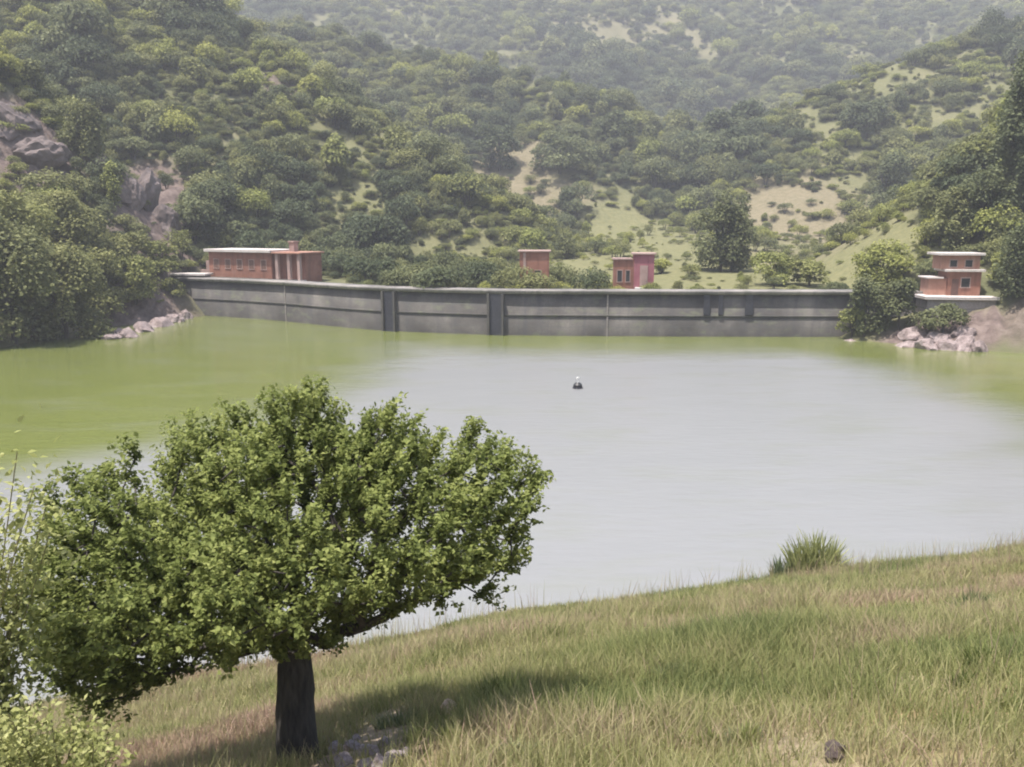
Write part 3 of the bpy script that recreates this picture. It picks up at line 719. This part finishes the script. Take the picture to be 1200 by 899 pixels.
print('shrubs', len(near_i), 'scrub', n, 'variants', len(SRC))

# rocks of the banks
for i, (px, by, d, sx, sz_) in enumerate([(130, 392, 108, 1.6, 1.0), (150, 386, 110, 2.0, 1.4), (170, 379, 116, 2.2, 1.5), (190, 374, 121, 2.0, 1.6), (208, 371, 127, 1.7, 1.3), (218, 370, 131, 1.2, 1.6), (140, 378, 112, 1.4, 1.0), (182, 362, 122, 1.6, 1.2), (200, 358, 127, 1.7, 1.3), (214, 352, 131, 1.3, 1.2)]):
    p_ = at(px, by, d); rock('shore_rock', (p_[0], p_[1], max(gz(p_[0], p_[1]), -0.2)), (sx, sx * .8, sz_), 40 + i, M['shore_rock'], "pale pink boulder on the left shore beside the dam end", "pink boulders on the left shore")
for i, (px, by, d, sx, sz_) in enumerate([(995, 402, 106, 1.2, .5), (1060, 410, 101, 1.8, 1.0), (1085, 413, 99.5, 2.0, 1.3), (1110, 414, 98.5, 2.0, 1.5), (1132, 415, 98, 1.8, 2.0), (1146, 418, 97, 1.2, 1.5), (1100, 396, 101, 1.8, 1.2), (1130, 396, 100.5, 1.6, 1.3), (1070, 398, 103, 1.8, 1.2)]):
    p_ = at(px, by, d); rock('shore_rock', (p_[0], p_[1], max(gz(p_[0], p_[1]), -0.2)), (sx, sx * .8, sz_), 60 + i, M['shore_rock'], "pinkish boulder on the right shore below the platform", "pink boulders on the right shore")
for i, (px, by, d, sx, sz_, lb) in enumerate([
        (170, 235, 152, 4.4, 5.5, "tall mauve rock face rising left of the long red house"), (192, 262, 149, 3.8, 4.5, "lower right buttress of the mauve rock face"),
        (152, 268, 146, 3.4, 3.6, "lower left buttress of the mauve rock face"), (14, 170, 140, 5.0, 3.6, "reddish rock outcrop at the left frame edge above the trees"),
        (48, 195, 138, 4.2, 3.0, "smaller brownish rock outcrop right of the frame-edge one"), (330, 112, 235, 6.0, 3.0, "mauve rock slab exposed high on the left hill")]):
    p_ = at(px, by, d); rock('rock_outcrop', (p_[0], p_[1], gz(p_[0], p_[1]) - .5), (sx, 3.0, sz_), 80 + i, M['rock'], lb, None, 'rock', 4)

# ------------------------------------------------------------------ the tree in front
TD = 10.0
TB = at(350, 893, TD); TB[2] = gz(TB[0], TB[1]) - 0.05
oak = empty('oak_tree', TB, 0, "broad spreading green tree with a single dark trunk on the near bank", 'tree')
OUT = [(45, 575), (62, 556), (100, 572), (122, 545), (150, 540), (160, 505), (205, 500), (240, 480), (285, 488), (300, 466), (335, 470), (352, 450), (378, 458), (388, 485), (415, 498), (440, 486),
       (478, 466), (505, 480), (520, 500), (560, 505), (590, 528), (618, 540), (648, 572), (640, 598), (612, 608), (618, 640), (605, 668), (588, 690), (545, 708), (500, 716), (455, 728), (420, 746), (385, 760), (345, 770),
       (300, 778), (260, 776), (215, 792), (175, 812), (150, 828), (118, 808), (85, 762), (22, 752), (40, 728), (72, 712), (40, 672), (62, 640), (52, 615), (66, 598)]
poly = np.array([at(px, py, TD)[[0, 2]] - TB[[0, 2]] for px, py in OUT])
def inside(P):
    c_ = np.zeros(len(P), bool); j = len(poly) - 1
    for i in range(len(poly)):
        a_, b_ = poly[i], poly[j]
        cond = ((a_[1] > P[:, 1]) != (b_[1] > P[:, 1])) & (P[:, 0] < (b_[0] - a_[0]) * (P[:, 1] - a_[1]) / (b_[1] - a_[1] + 1e-12) + a_[0])
        c_ ^= cond; j = i
    return c_
def edge_d(P):
    d = np.full(len(P), 1e9)
    for i in range(len(poly)):
        a_, b_ = poly[i - 1], poly[i]; ab = b_ - a_
        t_ = np.clip(((P - a_) @ ab) / (ab @ ab), 0, 1); d = np.minimum(d, np.linalg.norm(P - a_ - t_[:, None] * ab, axis=1))
    return d
cand = rng.uniform(poly.min(0), poly.max(0), (30000, 2)); cand = cand[inside(cand)]; ed = edge_d(cand)
half = 2.25 * np.clip(ed / 1.35, 0, 1) ** 0.85
yy = rng.uniform(-1, 1, len(cand)); yy = np.sign(yy) * np.abs(yy) ** 0.55 * half
C3 = np.stack([cand[:, 0], yy, cand[:, 1]], 1)
ok = (ed > 0.14) & (rng.uniform(0, 1, len(cand)) < np.where(ed < 0.6, 1.0, 0.75)); C3 = C3[ok]; gapn = fbm(C3[:, 0] * 1.3 + C3[:, 1] * .9 + 20, C3[:, 2] * 1.3 + 9, 71, 2); C3 = C3[gapn > .36]
sel = []
for p_ in C3:                                            # poisson thinning
    if all((p_[0] - q[0]) ** 2 + (p_[1] - q[1]) ** 2 + (p_[2] - q[2]) ** 2 > 0.30 ** 2 for q in sel): sel.append(p_)
    if len(sel) > 1000: break
CL = np.array(sel)
print('crown clusters', len(CL))
# skeleton: trunk, then join every cluster to the nearest standing wood
nodes = [np.array([0, 0, -0.3]), np.array([0.0, 0, .35]), np.array([-.01, 0, .8]), np.array([0.02, 0, 1.25])]; par = [-1, 0, 1, 2]
fork = len(nodes) - 1
od = np.argsort(np.linalg.norm(CL - nodes[fork], axis=1))
for i in od:
    tgt = CL[i]; arr = np.array(nodes[fork:]); dv = tgt - arr; dist = np.linalg.norm(dv, axis=1)
    outp = np.linalg.norm(arr - nodes[fork], axis=1)
    j = int(np.argmin(dist + 0.25 * outp)) + fork; prev = j; st = nodes[j]; L = np.linalg.norm(tgt - st)
    ns_ = max(1, int(L / 0.35))
    for q in range(1, ns_ + 1):
        f = q / ns_; pt = st + (tgt - st) * f + (rng.normal(size=3) * 0.05 if q < ns_ else 0); pt[2] += 0.10 * math.sin(math.pi * f) * L
        nodes.append(pt); par.append(prev); prev = len(nodes) - 1
nodes = np.array(nodes); par = np.array(par); cnt = np.zeros(len(nodes))
has_child = np.zeros(len(nodes), bool); has_child[par[par >= 0]] = True
cnt[~has_child] = 1
for i in range(len(nodes) - 1, 0, -1): cnt[par[i]] += cnt[i]
rad = 0.011 * cnt ** 0.47; rad[:4] = [0.33, 0.255, 0.235, 0.22]
rad = np.minimum(rad, 0.16); rad[:4] = [0.33, 0.255, 0.238, 0.225]
limb = np.full(len(nodes), -1)
for i in range(4, len(nodes)): limb[i] = i if par[i] == fork else limb[par[i]]
bark_n = [nodes[i] for i in range(4)]
v_, f_ = tube(np.array([[0, 0, -.6], [0, 0, -.05], [0.005, 0, .15], [0.0, 0, .4], [-.015, 0, .75], [.0, .01, 1.1], [.03, .0, 1.42], [.05, 0, 1.62], [.06, .02, 1.85], [.07, .03, 2.15]]), [.42, .34, .285, .255, .238, .232, .22, .17, .11, .03], 18)
v_[:, :2] += 0.018 * np.sin(v_[:, 2:3] * 7 + np.arctan2(v_[:, 1], v_[:, 0])[:, None] * 4)
link('trunk', mesh_np('trunk', v_, f_, M['bark'], None, True), oak)
for root_i in np.unique(limb[limb >= 0]):
    parts_ = []
    for i in np.nonzero(limb == root_i)[0]:
        a_, b_ = nodes[par[i]], nodes[i]; ra = min(rad[par[i]], rad[i] * 1.35)
        parts_.append(tube(np.array([a_, (a_ + b_) / 2, b_]), [ra, (ra + rad[i]) / 2, rad[i]], 6 if rad[i] > .03 else 4))
    V, F = merge(parts_); link('limb', mesh_np('limb', V, F, M['bark'], None, True), oak)
# leaves: sprays that follow the outward direction of each cluster
P_, N_, U_, T_ = [], [], [], []
cen = np.array([0, 0, 1.6])
for c_ in CL:
    outd = c_ - cen; outd = outd / (np.linalg.norm(outd) + 1e-6)
    ctone = rng.uniform(0, 1)
    for sprig in range(8):
        dvec = outd * 0.85 + rng.normal(size=3) * 0.36 + np.array([0, 0, 0.30]); dvec /= np.linalg.norm(dvec)
        ln = rng.uniform(0.26, 0.66); nl = int(22 * ln / 0.36)
        tt = np.linspace(0.15, 1, nl)[:, None]
        pts = c_ + dvec * (tt - 0.25) * ln + rng.normal(size=(nl, 3)) * 0.030
        nn = rng.normal(size=(nl, 3)) * 0.55 + np.array([0, 0, 0.8]); nn /= np.linalg.norm(nn, axis=1)[:, None]
        uu = dvec + rng.normal(size=(nl, 3)) * 0.65
        P_.append(pts); N_.append(nn); U_.append(uu); T_.append(np.clip(0.38 * ctone + rng.uniform(0, .47, nl) + 0.18 * tt[:, 0], 0, 1))
P_ = np.concatenate(P_); N_ = np.concatenate(N_); U_ = np.concatenate(U_); T_ = np.concatenate(T_)
Q2 = P_[:, [0, 2]]; kp = inside(Q2) | (edge_d(Q2) < .07); P_, N_, U_, T_ = P_[kp], N_[kp], U_[kp], T_[kp]
L = rng.uniform(0.045, 0.085, len(P_))
V, F = leaves(P_, N_, U_, L, L * rng.uniform(.5, .75, len(P_)), 0.15)
print('oak leaves', len(P_))
link('crown', mesh_np('crown', V, F, M['oak'], {'tint': ('FACE', T_)}), oak)

# ------------------------------------------------------------------ pale thin-leaved growth at the left edge
def sprigs(root, starts, ends, nl, leaf, mat, r0=0.025, spread=.16):
    parts_ = []; P_, N_, U_, T_ = [], [], [], []
    for a_, b_ in zip(starts, ends):
        a_ = np.array(a_, float); b_ = np.array(b_, float); mid = (a_ + b_) / 2 + rng.normal(size=3) * .12 + np.array([0, 0, .12])
        tt = np.linspace(0, 1, 8)[:, None]; pts = (1 - tt) ** 2 * a_ + 2 * tt * (1 - tt) * mid + tt ** 2 * b_
        parts_.append(tube(pts, np.linspace(r0, .005, 8), 5))
        k = rng.uniform(.25, 1.02, nl)[:, None]; q = (1 - k) ** 2 * a_ + 2 * k * (1 - k) * mid + k ** 2 * b_
        q = q + rng.normal(size=(nl, 3)) * spread
        nn = rng.normal(size=(nl, 3)) * .6 + np.array([0, 0, .7]); nn /= np.linalg.norm(nn, axis=1)[:, None]
        P_.append(q); N_.append(nn); U_.append(rng.normal(size=(nl, 3)) + (b_ - a_) * .6); T_.append(rng.uniform(0, 1, nl))
    V, F = merge(parts_); link('stem', mesh_np('stem', V, F, M['pale_stem'], None, True), root)
    P_ = np.concatenate(P_); N_ = np.concatenate(N_); U_ = np.concatenate(U_); T_ = np.concatenate(T_)
    L = leaf * rng.uniform(.7, 1.3, len(P_)); V, F = leaves(P_, N_, U_, L, L * .5, .1)
    link('foliage', mesh_np('foliage', V, F, mat, {'tint': ('FACE', T_)}), root)
b0 = at(-70, 860, 7.5); b0[2] = gz(b0[0], b0[1])
sap = empty('sapling', b0, 0, "thin pale yellow-green sapling reaching in at the left frame edge", 'sapling')
tips = [(20, 530), (55, 590), (28, 600), (10, 650), (58, 625), (20, 690), (8, 740), (-30, 560), (-40, 620), (-60, 520), (12, 800), (-20, 700), (40, 570), (-90, 600), (-110, 560), (30, 655)]
ends = [at(px, py, 7.5 + random.uniform(-.5, .5)) - b0 for px, py in tips]
sprigs(sap, [np.array([0, 0, .2 + .12 * (i % 5)]) for i in range(len(tips))], ends, 330, .085, M['pale_leaf'], .010, .15)
b0 = at(45, 905, 7.0); b0[2] = gz(b0[0], b0[1])
bsh = empty('broom_bush', b0, 0, "low light yellow-green bush in the bottom left corner", 'bush')
ends = []
for i in range(26):
    e_ = at(random.uniform(-60, 135), random.uniform(835, 885), 7.0 + random.uniform(-.7, .7)) - b0; ends.append(e_)
sprigs(bsh, [np.array([rng.uniform(-.35, .35), rng.uniform(-.3, .3), -.05]) for _ in ends], ends, 230, .07, M['pale_leaf'], .008, .11)

# ------------------------------------------------------------------ reeds and tufts on the bank
def blade_mesh(P, H, Wd, lean, nseg=3):
    """P (n,3) roots, H heights, Wd widths, lean (n,2) tip offset ; 7 verts per blade as 3 quads"""
    n = len(P); a = rng.uniform(0, math.pi, n); sx = np.stack([np.cos(a), np.sin(a), 0 * a], 1)
    V = np.zeros((n, 2 * (nseg + 1), 3)); 
    for i in range(nseg + 1):
        f = i / nseg; c_ = P.copy(); c_[:, :2] += lean * (f ** 1.8)[..., None] if np.ndim(f) else lean * f ** 1.8; c_[:, 2] += H * f * (1 - 0.12 * f)
        w_ = (Wd * (1 - 0.9 * f))[:, None] * 0.5
        V[:, 2 * i] = c_ - sx * w_; V[:, 2 * i + 1] = c_ + sx * w_
    base = np.arange(n)[:, None] * (2 * (nseg + 1)); F = []
    for i in range(nseg): F.append(base + np.array([2 * i, 2 * i + 1, 2 * i + 3, 2 * i + 2]))
    return V.reshape(-1, 3), np.stack(F, 1).reshape(-1, 4)
def tuft(name, px, py, wpx, hpx, n, mat, label, cat, group=None, d=None, tone=(0, 1), wd=.05, lean=.35):
    p_ = hit(px, py) if d is None else at(px, py, d)
    p_[2] = gz(p_[0], p_[1]); s = p_[1] / FPX / CP; W_ = wpx * s / 2; H_ = hpx * s
    r_ = W_ * np.sqrt(rng.uniform(0, 1, n)) * .7; a = rng.uniform(0, 6.28, n)
    P = np.stack([r_ * np.cos(a), r_ * np.sin(a) * .6, np.full(n, -.05)], 1)
    for i in range(n): P[i, 2] = gz(p_[0] + P[i, 0], p_[1] + P[i, 1]) - p_[2] - .05
    ln = np.stack([P[:, 0], P[:, 1]], 1) * lean + rng.normal(size=(n, 2)) * .12 * H_
    hh = H_ * rng.uniform(.5, 1.05, n) * (1 - .45 * (r_ / (W_ + 1e-6)))
    V, F = blade_mesh(P, hh, wd * rng.uniform(.6, 1.4, n), ln)
    tv = np.repeat(rng.uniform(*tone, n), 3)
    o = link(name, mesh_np(name, V, F, mat, {'tint': ('FACE', tv)})); o.location = p_; return tag(o, label, cat, group)
tuft('reed_clump', 952, 672, 84, 74, 420, M['pale_leaf'], "tall pale reed clump on the shoreline seen against the water", 'reeds', d=33.2, tone=(0, .9), wd=.12)
tuft('reed_clump', 912, 668, 30, 42, 110, M['reed'], "shorter dark green clump left of the pale reeds on the shoreline", 'reeds', d=33.0, tone=(0, .45), wd=.10)
tuft('reed_clump', 985, 664, 30, 36, 70, M['reed'], "sparse low reed tuft right of the pale reeds on the shoreline", 'reeds', d=33.6, tone=(.3, 1), wd=.07)
tuft('grass_tussock', 1140, 716, 60, 40, 260, M['reed'], "dark green tussock low on the right bank slope", 'tussock', tone=(0, .3), wd=.03)
tuft('grass_tussock', 585, 822, 95, 55, 420, M['oak'], "bushy green tussock beside the shadow right of the trunk", 'tussock', tone=(0, .8), wd=.03)
tuft('grass_tussock', 470, 850, 90, 34, 300, M['reed'], "green tussock between the trunk and the pale tan stone", 'tussock', tone=(.1, .6), wd=.02)
tuft('grass_tussock', 600, 888, 120, 34, 420, M['reed'], "light green tussock at the bottom edge right of the stones", 'tussock', tone=(.3, .8), wd=.02)
tuft('grass_tussock', 870, 868, 70, 34, 240, M['reed'], "grey-green tussock left of the dark stone", 'tussock', tone=(.1, .6), wd=.018)
tuft('grass_tussock', 790, 795, 70, 34, 260, M['reed'], "green tussock in the middle of the near slope", 'tussock', tone=(.1, .6), wd=.02)

for i in range(22):
    tuft('weed', random.uniform(430, 1190), random.uniform(745, 885), random.uniform(28, 48), random.uniform(32, 52), 70, M['pale_leaf'] if i % 3 else M['oak'],
         "small leafy green weed scattered in the dry grass of the near slope", 'weed', "weeds scattered over the near slope", tone=(0, .8), wd=.035, lean=.7)
# ------------------------------------------------------------------ meadow grass on the near bank
m, t, p, out = M_new('dry_grass')
fa = nd(t, "ShaderNodeAttribute", attribute_name='tint').outputs['Fac']
col = ramp(t, fa, [(0.0, (0.125, 0.155, 0.062)), (0.25, (0.205, 0.232, 0.085)), (0.5, (0.285, 0.285, 0.122)), (0.75, (0.365, 0.332, 0.185)), (1.0, (0.37, 0.265, 0.205))])
t.links.new(col, p.inputs['Base Color']); p.inputs['Roughness'].default_value = 0.7; p.inputs['Specular IOR Level'].default_value = 0.2
tr = nd(t, "ShaderNodeBsdfTranslucent"); t.links.new(col, tr.inputs[0]); ms = nd(t, "ShaderNodeMixShader"); ms.inputs[0].default_value = .3
t.links.new(p.outputs[0], ms.inputs[1]); t.links.new(tr.outputs[0], ms.inputs[2]); t.links.new(ms.outputs[0], out.inputs[0]); M['grass'] = m
NT = 70000
yy = np.concatenate([np.sqrt(rng.uniform(4.5 ** 2, 40 ** 2, NT)), np.sqrt(rng.uniform(4.5 ** 2, 15 ** 2, 26000))]); xx = rng.uniform(-.9, .9, len(yy)) * (yy + 5)
okm = (shore_s(xx, yy) > 0.1); xx, yy = xx[okm], yy[okm]
okm = rng.uniform(0, 1, len(xx)) > 0.93 * zmask('bare', xx, yy); xx, yy = xx[okm], yy[okm]
rr_ = np.exp(-(((xx + 5.2) / 2.6) ** 2 + ((yy - 13.5) / 2.6) ** 2)); pt = fbm(xx * .16, yy * .16, 61, 3) + .45 * rr_; pt2 = fbm(xx * .5, yy * .5, 63, 3); hv = fbm(xx * .3, yy * .3, 67, 3)
nb = 8
bx = np.repeat(xx, nb) + rng.normal(0, .10, len(xx) * nb); by_ = np.repeat(yy, nb) + rng.normal(0, .10, len(xx) * nb)
bz = ground(bx, by_) - .03
sel_ = shore_s(bx, by_) > -.1; 
H = np.repeat(.15 + .54 * hv ** 1.5, nb) * rng.uniform(.5, 1.35, len(bx))
tnt = np.clip(np.repeat(.56 + .60 * (pt - .5) + 1.25 * (pt2 - .5), nb) + rng.normal(0, .16, len(bx)), 0, 1)
Wd = (.008 + .00075 * by_) * rng.uniform(.7, 1.4, len(bx))
ln = rng.normal(size=(len(bx), 2)) * (.30 * H)[:, None]
V, F = blade_mesh(np.stack([bx, by_, bz], 1)[sel_], H[sel_], Wd[sel_], ln[sel_], 2)
ns2 = 16000; sy = np.sqrt(rng.uniform(4.5 ** 2, 40 ** 2, ns2)); sx_ = rng.uniform(-.9, .9, ns2) * (sy + 5)
k_ = (zmask('bare', sx_, sy) < .2) & (shore_s(sx_, sy) > .05) & (fbm(sx_ * .4, sy * .4, 88, 2) > .42); sx_, sy = sx_[k_], sy[k_]
sV, sF = blade_mesh(np.stack([sx_, sy, ground(sx_, sy) - .03], 1), rng.uniform(.45, .95, len(sx_)) * (1 + .5 * (sy > 24)), (.007 + .0007 * sy), rng.normal(size=(len(sx_), 2)) * .14, 2)
F = np.concatenate([F, sF + len(V)]); V = np.concatenate([V, sV]); tnt_all = np.concatenate([np.repeat(tnt[sel_], 2), np.repeat(rng.uniform(.55, 1, len(sx_)), 2)])
tag(link('bank_grass', mesh_np('bank_grass', V, F, M['grass'], {'tint': ('FACE', tnt_all)})), "long half-dry grass covering the near bank", 'grass', kind='stuff')
print('grass blades', int(sel_.sum()))

# ------------------------------------------------------------------ stones on the near bank
def stone(px, py, w_px, asp, mat, label, group=None, seed=1, name='stone'):
    p_ = hit(px, py, d0=4); s = p_[1] / FPX * w_px / 2 * 1.08
    return rock(name, (p_[0], p_[1], p_[2] + s * asp * .5), (s, s * .85, s * asp), seed, mat, label, group, 'stone', 3)
stone(524, 836, 26, .75, M['tan_stone'], "pale tan stone in the grass beside the tree's shadow", None, 5)
stone(976, 893, 34, .7, M['dark_stone'], "dark brown stone at the bottom edge on bare soil", None, 6)
for i, (px, py, w_) in enumerate([(392, 884, 26), (412, 878, 24), (432, 886, 28), (452, 876, 20), (402, 896, 30), (428, 899, 26), (382, 872, 16), (462, 892, 24), (447, 902, 30), (475, 884, 16), (418, 868, 14)]):
    stone(px, py, w_, random.uniform(.55, .8), M['stone'], "pinkish grey stone in the small heap right of the trunk", "stones heaped beside the trunk", 10 + i)

# ------------------------------------------------------------------ the float out on the water
wp = water_pt(677, 455)
bu = empty('buoy', (wp[0], wp[1], 0), R(20), "small dark buoy floating in the middle of the reservoir", 'buoy')
MB().cyl((0, 0, -.3), (0, 0, .32), .36, .40, 16).cyl((0, 0, .32), (0, 0, .50), .40, .22, 16).build('float', M['buoy'], bu)
MB().cyl((0, 0, .50), (0, 0, 1.0), .06, .05, 8).build('mast', M['white'], bu)
MB().cyl((0, 0, .86), (0, 0, .98), .12, .12, 10).build('top_mark', M['white'], bu)
MB().cyl((0, 0, .02), (0, 0, .12), .46, .46, 16).build('collar', M['steel'], bu)

# ------------------------------------------------------------------ the hazy air between
m = bpy.data.materials.new('haze'); m.use_nodes = True; t = m.node_tree; t.nodes.clear()
pv = t.nodes.new("ShaderNodeVolumePrincipled"); ou = t.nodes.new("ShaderNodeOutputMaterial")
pv.inputs['Color'].default_value = (0.86, 0.89, 0.96, 1); pv.inputs['Density'].default_value = 0.0006; pv.inputs['Anisotropy'].default_value = 0.1
t.links.new(pv.outputs[0], ou.inputs['Volume'])
hz = MB().box(-1500, 1500, -130, 1900, -8, 268).build('haze', m); tag(hz, kind='stuff')
